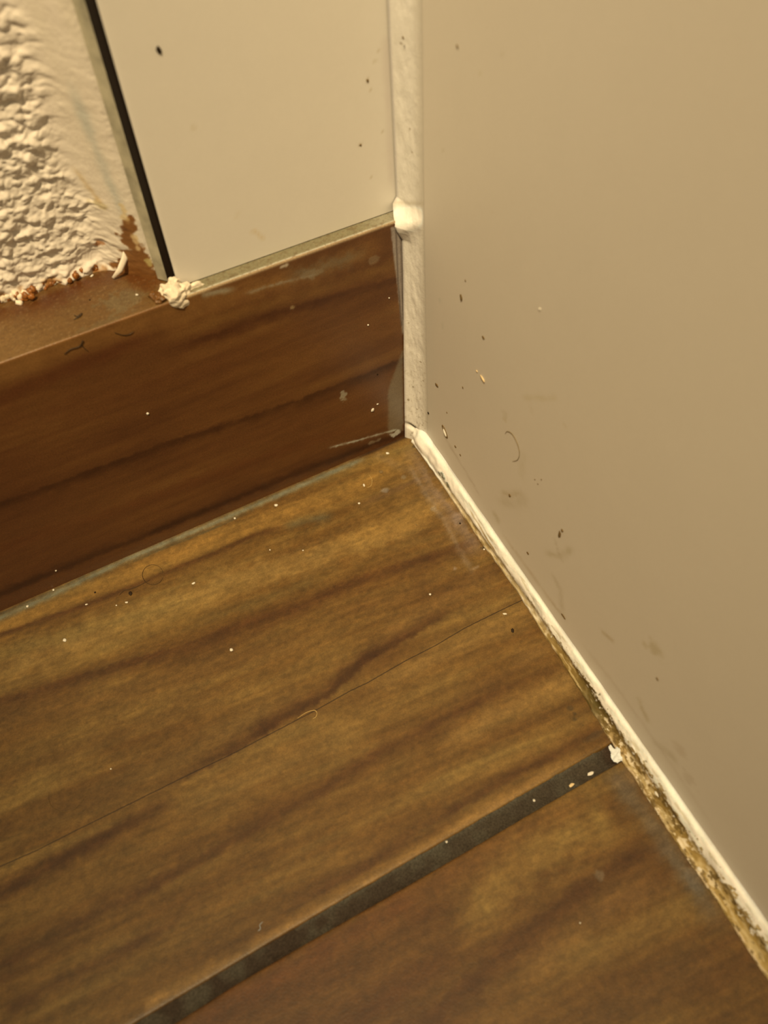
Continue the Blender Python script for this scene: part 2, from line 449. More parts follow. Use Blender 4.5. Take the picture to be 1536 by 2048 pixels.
# grout in the groove between the two rows of floor tiles
gx_ = np.arange(-0.80, -0.0095, 0.0004); gv = np.linspace(-0.05, 1.05, 15)
GX, GV = np.meshgrid(gx_, gv, indexing='ij')
GY = along(GX, gl) * (1 - GV) + along(GX, gu) * GV
GZ = -0.0011 + 0.0009 * (fbm(GX * 500, GY * 500, 9, 3) - 0.5) + 0.0005 * (2 * GV - 1) ** 2
endr = sstep(-0.0175, -0.0125, GX)
GZ -= 0.0006 * np.exp(-((GX + 0.015) / 0.002) ** 2)
gp = Paint(GX, GY, (86, 69, 42))
gp.mix(.5 * fbm(GX * 120, GY * 300, 4, 3), (52, 38, 24))
gp.mix(.55 * sstep(-.06, -.12, GX), (62, 42, 24))
gp.mix(.75 * sstep(0.35, .75, fbm(GX * 160, GY * 160, 45, 3)), (92, 78, 50))
gp.mix(.6 * sstep(.75, 1.05, GV) * (GX > -.12), (104, 92, 62))
gp.mix(.7 * endr, (64, 38, 18))
grout = surf('grout_line', np.stack([GX, GY, GZ], -1), M_GROUT, alb(gp.col, EF), parent=floor)
grout['label'] = 'dark grey-brown grout line'

# ------------------------------------------------------------------ skirting tile
px_ = grid_axis((-0.80, -0.185, 0.006), (-0.185, -0.003, 0.00038))
prof = []
for z in grid_axis((-0.003, 0.0, 0.003), (0.0, H - 0.0006, 0.0004)): prof.append((0.0, z))
for k in range(1, 6):
    a = k / 6 * math.pi / 2
    prof.append((0.0006 * (1 - math.cos(a)), H - 0.0006 + 0.0006 * math.sin(a)))
for y in grid_axis((0.0006, 0.034, 0.0004)): prof.append((y, H))
prof = np.array(prof)
sl = np.concatenate([[0], np.cumsum(np.hypot(*np.diff(prof, axis=0).T))]) - 0.003
SX, SI = np.meshgrid(px_, np.arange(len(prof)), indexing='ij')
SY = prof[SI, 0]; SZ = prof[SI, 1]; SS = sl[SI]
ledge = SY > 0.0004
gg = fbm(SX * 9, (SZ + (fbm(SX * 14, SZ * 14, 5, 2) - .5) * .012) * 160, 31, 4)
gh = fbm(SX * 20, SZ * 420, 32, 3)
tone = np.clip(0.45 + 0.75 * (gg - .5) + .35 * (gh - .5) + .4 * (fbm(SX * 40, SZ * 60, 33, 3) - .5), 0, 1)[..., None]
dk, md, lt = np.array((74, 39, 14.)), np.array((94, 54, 19.)), np.array((116, 74, 28.))
base = np.where(tone < .5, dk * (1 - 2 * tone) + md * 2 * tone, md * (2 - 2 * tone) + lt * (2 * tone - 1))
q = Paint(SX, SS, base)
def K(*pts):
    out = []
    for a in pts:
        P = on_skirt(a); out.append((P[0], P[2]))
    return out
PS = 0.00017
q.mix(.5 * sstep(-.11, -.15, SX) * (SZ < .07), (80, 42, 15))
q.streak(K((0, 745), (150, 690), (320, 640), (470, 590), (640, 540), (790, 480)), 22 * PS, (122, 78, 30), .75, (0, .1))
q.streak(K((300, 690), (470, 630), (640, 580), (800, 525)), 16 * PS, (112, 72, 26), .6, (.2, 0))
q.streak(K((0, 800), (110, 750), (220, 705), (340, 655)), 16 * PS, (80, 40, 14), .8, (0, .3))
q.streak(K((300, 709), (437, 668), (534, 630), (652, 597), (804, 555)), (7 * PS, 16 * PS), (68, 34, 12), .85, (.25, 0))
q.streak(K((0, 850), (200, 800), (400, 740), (600, 670)), 24 * PS, (88, 48, 17), .55, (0, .3))
q.streak(K((480, 760), (640, 705), (806, 650)), 22 * PS, (104, 62, 22), .6, (.3, 0))
q.streak(K((560, 800), (700, 745), (806, 700)), 14 * PS, (106, 66, 24), .6, (.3, 0))
q.streak(K((0, 1008), (156, 952), (254, 917), (351, 880), (469, 845), (600, 800), (730, 750), (806, 718)), (5 * PS, 15 * PS), (60, 30, 10), .85, (0, 0))
q.streak(K((300, 940), (450, 890), (650, 830), (800, 770)), 20 * PS, (90, 50, 18), .6, (.2, .1))
q.streak(K((0, 1190), (117, 1140), (273, 1078), (390, 1030), (600, 944), (806, 866)), (14 * PS, 10 * PS), (52, 24, 8), .85, (0, 0))
q.streak(K((0, 1100), (200, 1030), (400, 960), (600, 890), (760, 840)), 18 * PS, (86, 44, 15), .5, (0, .2))
q.streak(K((560, 560), (660, 530), (740, 500)), 14 * PS, (104, 84, 50), .55, (.2, .2), 1.0, fr=600)
q.streak(K((480, 590), (560, 566), (650, 545)), 3 * PS, (140, 122, 84), .55, (.2, .2), 1.2, fr=900)
q.streak(K((400, 592), (430, 585), (480, 575)), 5 * PS, (150, 134, 92), .7, (.1, .3), 1.0)
q.blob(K((571, 531))[0], (10 * PS, 5 * PS), (186, 160, 112), .8)
q.blob(K((585, 616))[0], (7 * PS, 5 * PS), (150, 120, 66), .7)
q.blob(K((620, 548))[0], (26 * PS, 10 * PS), (128, 106, 66), .5, 1.2)
q.blob(K((750, 520))[0], (12 * PS, 10 * PS), (124, 96, 56), .6, 1.0)
q.blob(K((687, 792))[0], (10 * PS, 15 * PS), (150, 134, 92), .75, .8)
q.poly(K((776, 780), (806, 700), (806, 860), (776, 868)), (112, 94, 60), .7, .0008, .0006)
q.poly(K((781, 455), (806, 450), (814, 640), (805, 670)), (150, 128, 94), .9, .0003, .0002)
q.streak(K((792, 460), (796, 560), (803, 650)), 1.6 * PS, (80, 60, 40), .85, (0, 0), .3)
q.streak(K((801, 460), (803, 560), (807, 640)), 1.4 * PS, (96, 76, 52), .8, (0, 0), .3)
q.streak(K((651, 897), (700, 885), (745, 872), (790, 860)), (3 * PS, 3.5 * PS), (160, 146, 106), .85, (.15, 0), 1.0, fr=800)
q.blob(K((788, 868))[0], (20 * PS, 9 * PS), (176, 160, 118), .85, 1.0)
q.blob(K((745, 885))[0], (22 * PS, 7 * PS), (118, 96, 60), .7, .9)
# ledge colours: dusty wood on top, rust-orange glue under the plaster, grout beside the panel
lc = Paint(SX, SY, (128, 86, 36))
lc.mix(.6 * fbm(SX * 90, SY * 160, 41, 4), (112, 72, 26))
lc.mix(.55 * sstep(-.10, -.14, SX), (158, 112, 52))
def G(*pts): return [on_ledge(a)[:2] for a in pts]
lc.streak(G((-60, 640), (60, 610), (160, 570), (250, 540), (320, 540)), (14 * PX, 34 * PX), (98, 48, 12), .85, (0, .1))
lc.blob(G((250, 600))[0], (50 * PX, 30 * PX), (124, 100, 56), .6, .8)
lc.blob(G((200, 650))[0], (40 * PX, 14 * PX), (118, 92, 48), .5, .8)
lc.blob(G((290, 560))[0], (30 * PX, 40 * PX), (112, 60, 18), .8, .6)
beside = sstep(-.0772, -.0760, SX)
lc.mix(beside, (150, 128, 76))
lc.mix(beside * sstep(.0012, .0006, SY), (214, 188, 132))
lc.mix(.6 * beside * sstep(-.018, -.008, SX), (190, 166, 112))
lc.mix(.5 * (1 - beside) * sstep(.0012, .0004, SY), (150, 106, 50))
lc.mix(.35 * sstep(.50, .75, fbm(SX * 1300, SY * 1300, 43, 3)), (98, 62, 26))
lc.mix(.28 * sstep(.62, .85, fbm(SX * 1900, SY * 1900, 44, 2)), (184, 144, 84))
eb = np.where(ledge, EL, ES)[..., None]
cc = np.where(ledge[..., None], lc.col, q.col)
rimw = np.where(ledge, 0, sstep(H - .0012, H - .0004, SZ))[..., None]
cc = cc * (1 - rimw * .6) + np.array((176, 146, 92.)) * rimw * .6 * (SX > -.0745)[..., None] + cc * rimw * .6 * (SX <= -.0745)[..., None]
cols = np.clip(lin(cc) / (LIGHT * eb), .002, .9)
sk = surf('baseboard_back', np.stack([SX, SY, SZ], -1), M_SKIRT, cols, flip=False)
tag(sk, 'dark wood-look skirting tile along the foot of the back wall', 'baseboard', kind='structure')
# right-hand cut end of the tile
bm = bmesh.new()
vsE = [bm.verts.new((-0.003, a, b)) for a, b in ((0, -.003), (.034, -.003), (.034, H), (.0006, H), (0, H - .0006))]
bm.faces.new(vsE)
obj('cut_end', bm, plain('tile_body', alb((96, 70, 40), ES)), sk, False)

# ------------------------------------------------------------------ plastered back wall
XP = -0.0752      # left edge of the panel at the ledge
def xleft(z): return XP + 0.011 * (z - H)
bx = grid_axis((-0.80, -0.15, 0.006), (-0.15, -0.0788, 0.00030))
bz = grid_axis((H - 0.001, H + 0.095, 0.00030), (H + 0.095, 0.55, 0.006))
BX, BZ = np.meshgrid(bx, bz, indexing='ij')
BXX = BX + 0.011 * (BZ - H) * sstep(-.12, -.08, BX)
fair = sstep(-0.094, -0.0788, BX)
yb = 0.0262 - 0.0142 * fair ** 1.4
rough_amt = sstep(-0.0825, -0.0935, BX + 0.005 * (fbm(BZ * 90, BX * 90, 3, 3) - .5) * 2 - 0.003 * sstep(.118, .104, BZ) + 0.005 * sstep(.115, .135, BZ))
hgt = np.zeros_like(BX)
# lumps: big soft ones higher up, small crisp ones near the ledge
fx = (bx > -0.151); ix0 = np.argmax(fx)
rl = np.random.default_rng(5)
def lump(cx, cz, rx, rz, hh, sharp, ang):
    i0, i1 = np.searchsorted(bx, [cx - 1.3 * max(rx, rz), cx + 1.3 * max(rx, rz)]); j0, j1 = np.searchsorted(bz, [cz - 1.3 * max(rx, rz), cz + 1.3 * max(rx, rz)])
    if i1 - i0 < 2 or j1 - j0 < 2: return
    gx2, gz2 = np.meshgrid(bx[i0:i1] - cx, bz[j0:j1] - cz, indexing='ij')
    ca, sa = math.cos(ang), math.sin(ang)
    u = (gx2 * ca + gz2 * sa) / rx; v = (-gx2 * sa + gz2 * ca) / rz
    r2 = np.clip(1 - (u * u + v * v), 0, 1)
    k = hh * (1 - (1 - r2) ** sharp)
    blk = hgt[i0:i1, j0:j1]
    hgt[i0:i1, j0:j1] = np.maximum(blk, k) * .72 + (blk + k) * .28
for i in range(2300):
    cx = rl.uniform(-0.15, -0.080); cz = H + rl.uniform(-0.002, 0.097)
    t = min(1, (cz - H) / 0.055)
    r = rl.uniform(.0004, .0010) + t * rl.uniform(0, .0007)
    lump(cx, cz, r * rl.uniform(1.1, 2.0), r, r * rl.uniform(.35, .7), rl.uniform(1.2, 2.0), rl.uniform(-.7, .7))
for i in range(150):
    cx = rl.uniform(-0.15, -0.084); cz = H + .008 + rl.random() ** .8 * 0.088
    r = rl.uniform(.0011, .0021)
    lump(cx, cz, r * rl.uniform(1.0, 1.5), r, r * rl.uniform(.45, .8), rl.uniform(1.3, 2.2), rl.uniform(-.7, .7))
wx_ = .004 * (fbm(BX * 240, BZ * 240, 64, 3) - .5); wz_ = .004 * (fbm(BX * 240, BZ * 240, 65, 3) - .5)
rid = 1 - np.abs(2 * fbm((BX + wx_) * 330, (BZ + wz_) * 520, 66, 3) - 1)
soft = sstep(.25, .75, fbm((BX + wx_) * 260, (BZ + wz_) * 400, 67, 3))
hgt *= .42 + .62 * sstep(.30, .66, fbm(BX * 110, BZ * 150, 63, 3))
hgt += .0008 * (soft - .3) + .0003 * (rid ** 2 - .5)
hgt += .0011 * (fbm(BX * 130, BZ * 170, 61, 4) - .5) + .0003 * (fbm(BX * 500, BZ * 520, 62, 3) - .5)
foot = sstep(H + .006, H, BZ)
pr_ = hgt * (0.10 + 0.90 * rough_amt)
pr_ += .0016 * foot * rough_amt * (fbm(BX * 260, BZ * 80, 8, 3) * 1.6 - .2)
YB = yb - pr_
cp = Paint(BX, BZ, (198, 171, 124))
cp.mix(.30 * fbm(BX * 60, BZ * 60, 71, 3), (180, 150, 106))

smear = sstep(-.0925, -.084, BX)
cp.mix(.45 * smear * fbm(BX * 300, BZ * 40, 72, 3), (190, 164, 112))
cp.streak([(-.0845, .16), (-.0835, .135), (-.0822, .118)], .0011, (150, 140, 104), .45, (.2, .2), .8)
cp.blob((-.0868, .1225), (.0030, .0016), (150, 122, 62), .55, .8)
cp.streak([(-.0905, .134), (-.088, .127), (-.0865, .1225)], .0008, (170, 132, 72), .6, (.3, .1), .9)
# rusty glue around the lower corner
lowr = sstep(H + .0035, H + .0003, BZ + .003 * (fbm(BX * 420, BZ * 420, 73, 3) - .5) * 2)
cp.mix(.85 * lowr * sstep(.38, .58, fbm(BX * 260, BZ * 200, 74, 2)), (126, 72, 20))
cp.poly([(-.0905, H - .002), (-.0868, H + .0040), (-.0845, H + .0075), (-.0836, H + .0185), (-.0815, H + .0205), (-.0800, H + .010), (-.0780, H + .002), (-.078, H - .002)],
        (104, 58, 16), .92, .0005, .0026, 9, 520)
cp.blob((-.0833, H + .0165), .0011, (96, 56, 20), .9, .5)
cp.blob((-.0815, H + .0125), (.0009, .0028), (184, 146, 84), .8, .8)
cp.blob((-.0800, H + .006), (.0011, .0022), (168, 140, 70), .8, .8)
cp.blob((-.0822, H + .022), (.0010, .0030), (190, 150, 80), .6, .9)
cp.blob((-.0905, H + .0085), (.0015, .0010), (150, 88, 36), .75, .9)
wb = surf('wall_back', np.stack([BXX, YB, BZ], -1), M_PLAST, alb(cp.col, EW), flip=True)
wb.data.flip_normals()
tag(wb, 'cream wall with lumpy bubbled plaster left of the flat panel', 'wall', kind='structure')

# ------------------------------------------------------------------ blobs helper
def blob_bm(r, seed, amp=.35, fr=1.6, sub=3, squash=(1, 1, 1), flat=None):
    bm = bmesh.new()
    bmesh.ops.create_icosphere(bm, subdivisions=sub, radius=1.0)
    rr = random.Random(seed); ox = rr.uniform(0, 50)
    from mathutils import noise as mn
    for v in bm.verts:
        n = v.co.normalized()
        k = 1 + amp * (mn.noise(n * fr + Vector((ox, 0, 0))) * 1.4 + .5 * mn.noise(n * fr * 2.7 + Vector((0, ox, 0))))
        v.co = Vector((n.x * squash[0], n.y * squash[1], n.z * squash[2])) * r * k
    return bm

# crusty granules where the plaster meets the ledge
M_CRUST_W = plain('pale_crust', alb((204, 172, 118), EW), .6, .3, .18, 900, .0001)
M_CRUST_B = plain('rusty_crust', alb((122, 66, 16), EW), .45, .5, .6, 1200, .0001)
def join_into(dst, src, off):
    mp = {}
    for v in src.verts: mp[v] = dst.verts.new(v.co + Vector(off))
    for f in src.faces: dst.faces.new([mp[v] for v in f.verts])
    src.free()
edge_px = [(-40, 610), (0, 596), (40, 600), (60, 596), (100, 566), (140, 560), (165, 545), (190, 528), (215, 522), (240, 518)]
bw = bmesh.new(); bb = bmesh.new()
rc = random.Random(3)
for i in range(210):
    t = rc.random() * (len(edge_px) - 1); k = int(t); t -= k
    e = (edge_px[k][0] * (1 - t) + edge_px[k + 1][0] * t, edge_px[k][1] * (1 - t) + edge_px[k + 1][1] * t)
    P = on_ledge((e[0] + rc.uniform(-5, 5), e[1] + rc.uniform(-12, 8)))
    r = rc.uniform(.0004, .0011)
    brown = rc.random() < .52 or (150 < e[0] < 240 and rc.random() < .6)
    s_ = blob_bm(r * (1 if brown else 1.1), i, .3, 1.7, 2, (1, 1, 1.1))
    join_into(bb if brown else bw, s_, (P[0], min(P[1], .0262), H + r * rc.uniform(.3, 1.6)))
o = obj('pale_crust', bw, M_CRUST_W, wb); o['label'] = 'pale bubbly granules at the foot of the plaster'
o = obj('rusty_crust', bb, M_CRUST_B, wb); o['label'] = 'rust-brown crusted granules'
# torn flap of paint hanging at the corner of the plaster
def ribbon(name, pts, widths, mat, parent=None, nrm=(0, -1, .4), th=.00018):
    pts = [Vector(a) for a in pts]; nrm = Vector(nrm).normalized()
    bm = bmesh.new(); rows = []
    for i, a in enumerate(pts):
        d = (pts[min(i + 1, len(pts) - 1)] - pts[max(i - 1, 0)]).normalized()
        s_ = d.cross(nrm).normalized(); w = widths[i] / 2
        row = []
        for k, u in enumerate((-1, -.4, .4, 1)):
            row.append(bm.verts.new(a + s_ * w * u + nrm * th * (1.6 if abs(u) < .5 else .6)))
        for k, u in enumerate((1, -1)):
            row.append(bm.verts.new(a + s_ * w * u - nrm * th))
        rows.append(row)
    for r0, r1 in zip(rows, rows[1:]):
        for k in range(6):
            bm.faces.new((r0[k], r0[(k + 1) % 6], r1[(k + 1) % 6], r1[k]))
    bm.faces.new(rows[0][::-1]); bm.faces.new(rows[-1])
    bmesh.ops.recalc_face_normals(bm, faces=bm.faces)
    return obj(name, bm, mat, parent)
def back_pt(px, y): return hit(px, (0, 1, 0), y)
M_FLAP = plain('cream_paint', alb((206, 176, 124), EW), .5, .35, .08, 900)
fl = ribbon('paint_flap', [back_pt((258, 470), .0195), back_pt((256, 490), .0195), back_pt((250, 515), .0185), back_pt((240, 540), .0180), back_pt((226, 556), .0185)],
            [.0012, .0020, .0018, .0017, .0008], M_FLAP)
tag(fl, 'torn cream flap of paint hanging from the lumpy plaster onto the rusty ledge', 'paint flake')
f2 = ribbon('glue_strand', [back_pt((272, 490), .0175), back_pt((280, 515), .0165), back_pt((295, 545), .0155), back_pt((312, 570), .0140)],
            [.0004, .0004, .0004, .0004], plain('dry_glue', alb((190, 140, 66), EW), .3, .5, .1))
tag(f2, 'thin amber strand of dried glue running down left of the dark panel edge', 'glue strand')

# ------------------------------------------------------------------ flat wall panel with dark edge
panel = bpy.data.objects.new('wall_panel', None); COL.objects.link(panel)
panel.location = (-0.04, 0.005, H)
tag(panel, 'flat cream wall panel with a dark left edge standing on the skirting tile', 'wall panel')
PI_ = Matrix.Translation(panel.location).inverted()
def put(o):
    o.parent = panel; o.matrix_parent_inverse = PI_; return o
pz = grid_axis((H + .0003, H + .07, .0008), (H + .07, .55, .006))
pu = np.linspace(0, 1, 100)
PU, PZ = np.meshgrid(pu, pz, indexing='ij')
PXX = xleft(PZ) * (1 - PU) + (-0.0005) * PU
PYY = np.full_like(PXX, .005) + .0006 * np.exp(-(PXX - xleft(PZ)) / .0004)
pp = Paint(PXX, PZ, (190, 166, 121))
pp.mix(.25 * fbm(PXX * 30, PZ * 20, 81, 3), (180, 158, 116))
def A(*pts):
    out = []
    for a in pts:
        P = on_panel(a); out.append((P[0], P[2]))
    return out
pp.streak(A((497, 466), (510, 462), (522, 474), (532, 480)), .0005, (172, 136, 78), .5, (.2, .2), .8)
pp.streak(A((480, 420), (470, 440)), .0006, (178, 150, 100), .3)
pp.blob(A((385, 255))[0], .0010, (172, 146, 98), .4)
for a in ((735, 160), (750, 120), (758, 100), (720, 290), (742, 355), (765, 265), (740, 180)):
    pp.blob(A(a)[0], .0006, (158, 132, 86), .6, .7, seed=a[0])
pp.streak(A((770, 60), (775, 200), (783, 380)), .0010, (176, 150, 110), .5, (.1, .1), .7)
face = surf('panel_face', np.stack([PXX, PYY, PZ], -1), M_PANEL, alb(pp.col, .72), flip=True)
face.data.flip_normals()
put(face)
def strip(name, pts, mat, ztop=.55, z0=None):
    """prism of a horizontal outline (x offset from the panel edge, y), leaning with the panel edge"""
    bm = bmesh.new(); rows = []
    zz = np.linspace(z0 or (H + .0004), ztop, 60)
    for z in zz:
        rows.append([bm.verts.new((xleft(z) + a, b, z)) for a, b in pts])
    n = len(pts)
    for r0, r1 in zip(rows, rows[1:]):
        for k in range(n):
            bm.faces.new((r0[k], r0[(k + 1) % n], r1[(k + 1) % n], r1[k]))
    bm.faces.new(rows[0][::-1]); bm.faces.new(rows[-1])
    bmesh.ops.recalc_face_normals(bm, faces=bm.faces)
    return obj(name, bm, mat, None, False)
es = put(strip('edge_strip', [(0.0001, .0052), (-.0004, .0058), (-.0016, .0088), (-.0014, .012), (.001, .012), (.001, .006)],
               plain('black_edging', (0.010, 0.006, 0.0045), .6, .15, .3)))
es['label'] = 'near-black edge strip'
ss = put(strip('side_strip', [(-.0016, .0088), (-.0037, .0115), (-.0042, .014), (.0, .014), (-.0010, .0092)],
               plain('pale_side', alb((150, 130, 86), EW), .3, .5, .3, 160)))
ss['label'] = 'pale grey-green side strip smeared with filler'

# ------------------------------------------------------------------ right wall
wt = grid_axis((-0.03, 0.0, .004), (0.0, 0.24, .0011), (.24, .8, .01))
wz = grid_axis((0, .24, .0011), (.24, .8, .01))
WT, WZ = np.meshgrid(wt, wz, indexing='ij')
wp = Paint(WT, WZ, (184, 160, 116))
def B(*pts):
    out = []
    for a in pts:
        P = on_wall(a); out.append((float(P @ WD), P[2]))
    return out
wp.mix(.22 * fbm(WT * 14, WZ * 10, 91, 3), (176, 150, 104))
wp.mix(.20 * sstep(.020, .012, WT) * sstep(.12, .06, WZ), (170, 152, 110))  # corner shade beside the upright bead, tinted into the wall
for pts, w, c, a in (
    (((1000, 985), (1020, 990), (1050, 985)), .0010, (140, 112, 62), .5),
    (((990, 1000), (1030, 1010), (1060, 995)), .0018, (158, 134, 88), .5),
    (((1040, 795), (1080, 797), (1120, 795)), .0008, (164, 138, 86), .6),
    (((1060, 810), (1066, 830)), .0006, (164, 138, 90), .5),
    (((1108, 1072), (1118, 1110), (1128, 1125)), .0005, (140, 116, 74), .7),
    (((1085, 1105), (1120, 1112), (1150, 1095)), .0010, (150, 126, 78), .6),
    (((985, 1020), (990, 1030), (1000, 1050)), .0016, (140, 116, 66), .5),
    (((1200, 1262), (1215, 1272), (1230, 1285)), .0007, (138, 108, 58), .7),
    (((1275, 1390), (1285, 1420), (1300, 1450)), .0010, (142, 116, 66), .6),
    (((1300, 1480), (1330, 1500), (1360, 1530)), .0015, (142, 118, 74), .4),
    (((1100, 1140), (1120, 1180), (1125, 1230)), .0012, (146, 122, 78), .5),
    (((1050, 900), (1040, 960)), .0016, (158, 134, 86), .3),
    (((880, 1500 - 640), (905, 900), (935, 950), (965, 1000)), .0008, (150, 124, 84), .6),
    (((1000, 1060), (1050, 1130), (1100, 1200), (1140, 1250)), .0009, (150, 120, 74), .6),
    (((1150, 1270), (1230, 1370), (1330, 1510), (1450, 1690)), .0010, (164, 138, 96), .5)):
    wp.streak(B(*pts), w, c, a * .6, (.2, .2), .9, seed=int(pts[0][0]), fr=500)
for pt, r, c, a in (((1312, 1300), .0030, (144, 118, 66), .55), ((1010, 840), .0010, (160, 132, 82), .5), ((1010, 830), .0016, (160, 136, 88), .4),
                    ((1360, 1500), .0030, (148, 120, 78), .35), ((1130, 850), .0010, (166, 140, 92), .4), ((1290, 1290), .0012, (140, 112, 58), .4),
                    ((985, 424), .0006, (140, 112, 66), .8), ((1019, 424), .0005, (146, 120, 76), .7), ((1002, 107), .0006, (158, 134, 88), .5),
                    ((960, 150), .0008, (162, 140, 88), .5), ((800, 250), .0005, (160, 130, 80), .5), ((885, 300), .0005, (160, 136, 90), .6), ((905, 310), .0004, (160, 136, 90), .6),
                    ((882, 300 + 160), .0005, (140, 114, 72), .8), ((880, 600), .0012, (150, 138, 96), .5), ((885, 650), .0011, (152, 136, 94), .4), ((1380, 1560), .003, (150, 124, 84), .4)):
    wp.blob(B(pt)[0], r, c, a * .65, .8, seed=int(pt[0]))
WP = WT[..., None] * WD + np.stack([np.zeros_like(WZ)] * 2 + [WZ], -1)
wr = surf('wall_right', WP, M_WALLR, alb(wp.col, .67), flip=True)
tag(wr, 'smooth cream right-hand wall with smears and specks', 'wall', kind='structure')

# ------------------------------------------------------------------ sealant in the upright corner
cz = grid_axis((-0.001, .095, .0005), (.095, .108, .00022), (.108, .19, .0005), (.19, .55, .006))
cu = np.linspace(0, 1, 34)
CU, CZ = np.meshgrid(cu, cz, indexing='ij')
xl = np.interp(CZ, [0, .046, .080, .093, .0965, .0985, .101, .105, .16, .5], [-.0052, -.0043, -.0034, -.0034, -.0052, -.0058, -.0050, -.0022, -.0026, -.002])
yl = np.interp(CZ - .0055 * CU, [0, .0965, .0990, .1012, .1030, .5], [-.0004, -.0004, -.0003, .0020, .0046, .0046])
tr = np.interp(CZ, [0, .008, .03, .1, .5], [.0110, .0108, .0110, .0095, .0100])
L0 = np.stack([xl, yl, CZ], -1); R0 = tr[..., None] * WD + np.stack([np.zeros_like(CZ)] * 2 + [CZ], -1)
R0[..., 0] -= .00005
mid = np.stack([np.full_like(CZ, -.0007), yl * .5 - .0042, CZ], -1)
u = CU[..., None]
CP = L0 * (1 - u) ** 2 + 2 * mid * u * (1 - u) + R0 * u ** 2
nb = np.array([-.75, -.65, 0.])
edge = np.sin(np.pi * CU) ** .6
lumpv = .00055 * edge * np.exp(-((CZ - .0060 * CU - .0975) / .0028) ** 2) * 1.7 + .00035 * edge * (fbm(CZ * 160, CU * 5, 12, 3) - .5) * 2 + .0004 * edge
dent = -.0024 * np.exp(-((CZ - .0072 + (CU - .3) * .003) / .0011) ** 2 - ((CU - .28) / .20) ** 2)
CP = CP + nb * (lumpv * sstep(1, .8, CU) + dent)[..., None]
cpn = Paint(CU * .012, CZ, (222, 197, 148))
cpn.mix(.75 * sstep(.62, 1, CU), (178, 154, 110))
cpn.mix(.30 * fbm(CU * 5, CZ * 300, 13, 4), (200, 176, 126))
cpn.mix(.75 * sstep(.10, .0, CU), (176, 154, 118))  # shadow line along the bead's left edge, painted in
cpn.mix(.95 * np.exp(-((CZ - .0065 * CU - .0990) / .0024) ** 2) * sstep(1.0, .85, CU), (252, 244, 204))  # painted highlight where the bead steps out at the skirting top
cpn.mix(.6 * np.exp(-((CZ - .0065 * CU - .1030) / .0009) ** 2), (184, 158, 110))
cpn.mix(.75 * np.exp(-((CZ - .0075 + (CU - .3) * .003) / .0010) ** 2 - ((CU - .28) / .20) ** 2), (70, 56, 26))
cpn.mix(.5 * sstep(.085, .0, CZ) * sstep(.62, .8, fbm(CU * 14, CZ * 900, 14, 3)), (140, 116, 76))
for (zz_, uu_, r_) in ((.152, .35, .0005), (.130, .55, .0006), (.1235, .62, .0005), (.0600, .2, .0005), (.045, .7, .0005), (.030, .35, .0006), (.022, .15, .0007), (.019, .5, .0006), (.0365, .8, .0004), (.012, .75, .0006)):
    cpn.blob((uu_ * .012, zz_), r_, (120, 94, 54), .7, .7, seed=int(zz_ * 9999))
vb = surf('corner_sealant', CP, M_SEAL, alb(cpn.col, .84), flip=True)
tag(vb, 'upright bead of cream silicone sealant filling the corner between panel, skirting and right wall', 'sealant')

# ------------------------------------------------------------------ sealant along the floor
ft = grid_axis((0.004, .215, .00032), (.215, .8, .006))
fu = np.linspace(0, 1, 44)
FU, FT = np.meshgrid(fu, ft, indexing='ij')
nzw = (fbm(FT * 180, FT * 0 + 3, 15, 3) - .5)
xf = np.interp(FT, [0, .008, .0113, .0269, .05, .0866, .12, .1522, .2154, .8], [-.0046, -.0042, -.0039, -.0047, -.0056, -.0064, -.0088, -.0117, -.0148, -.040]) + .0007 * nzw
zw = np.interp(FT, [0, .0094, .03, .1, .2, .8], [.0085, .0090, .0088, .0088, .0096, .0096]) + .0006 * (fbm(FT * 120, FT * 0 + 9, 16, 3) - .5)
P0 = np.stack([xf, -FT, np.full_like(FT, .0001)], -1)
P1 = FT[..., None] * WD + np.stack([np.zeros_like(FT)] * 2 + [zw], -1)
P1[..., 0] -= .00004
u = FU[..., None]
midp = np.stack([xf * .45 + P1[..., 0] * .55 - .0002, -FT, zw * .36], -1)
FP = P0 * (1 - u) ** 2 + 2 * midp * u * (1 - u) + P1 * u ** 2
edge = np.sin(np.pi * FU) ** .5
nf = np.array([-.66, 0, .75])
# thick bright band next to the wall, hollow brown channel on the floor side, thin lip at the floor
bandc = np.interp(FT, [0, .03, .08, .13, .2, .8], [.55, .58, .62, .74, .74, .74])
bandw = np.interp(FT, [0, .03, .08, .13, .2, .8], [.34, .30, .28, .20, .20, .20])
band = np.exp(-((FU - bandc) / bandw) ** 4)
ridge = .0011 * band * (1 + .9 * (fbm(FT * 190, FU * 2.5, 17, 2) - .5))
chan = -.0005 * np.exp(-((FU - .36) / .16) ** 2) * sstep(.04, .13, FT)
lip = .0003 * np.exp(-((FU - .08) / .06) ** 2) * (.4 + fbm(FT * 500, FU * 0, 18, 2))
roughn = .00035 * edge * (fbm(FT * 420, FU * 6, 19, 3) - .5) * (.5 + sstep(.07, .13, FT))
knob = (.0020 * np.exp(-((FT - .0105) / .0042) ** 4) + .0006 * np.exp(-((FT - .022) / .005) ** 4)) * edge
FP = FP + nf * (ridge + chan + lip + roughn + knob)[..., None]
FT2 = FT; SU = FU * .012
fp = Paint(FT2, SU, (246, 236, 200))
nn = fbm(FT * 330, FU * 4.5, 23, 4); nn2 = fbm(FT * 900, FU * 12, 24, 3)
fp.mix(.32 * nn, (214, 188, 130))
# wall-side fade
fp.mix(.6 * sstep(.88, 1.0, FU), (190, 164, 118))
brown = (118, 86, 32); olive = (84, 66, 26); tan = (168, 126, 60)
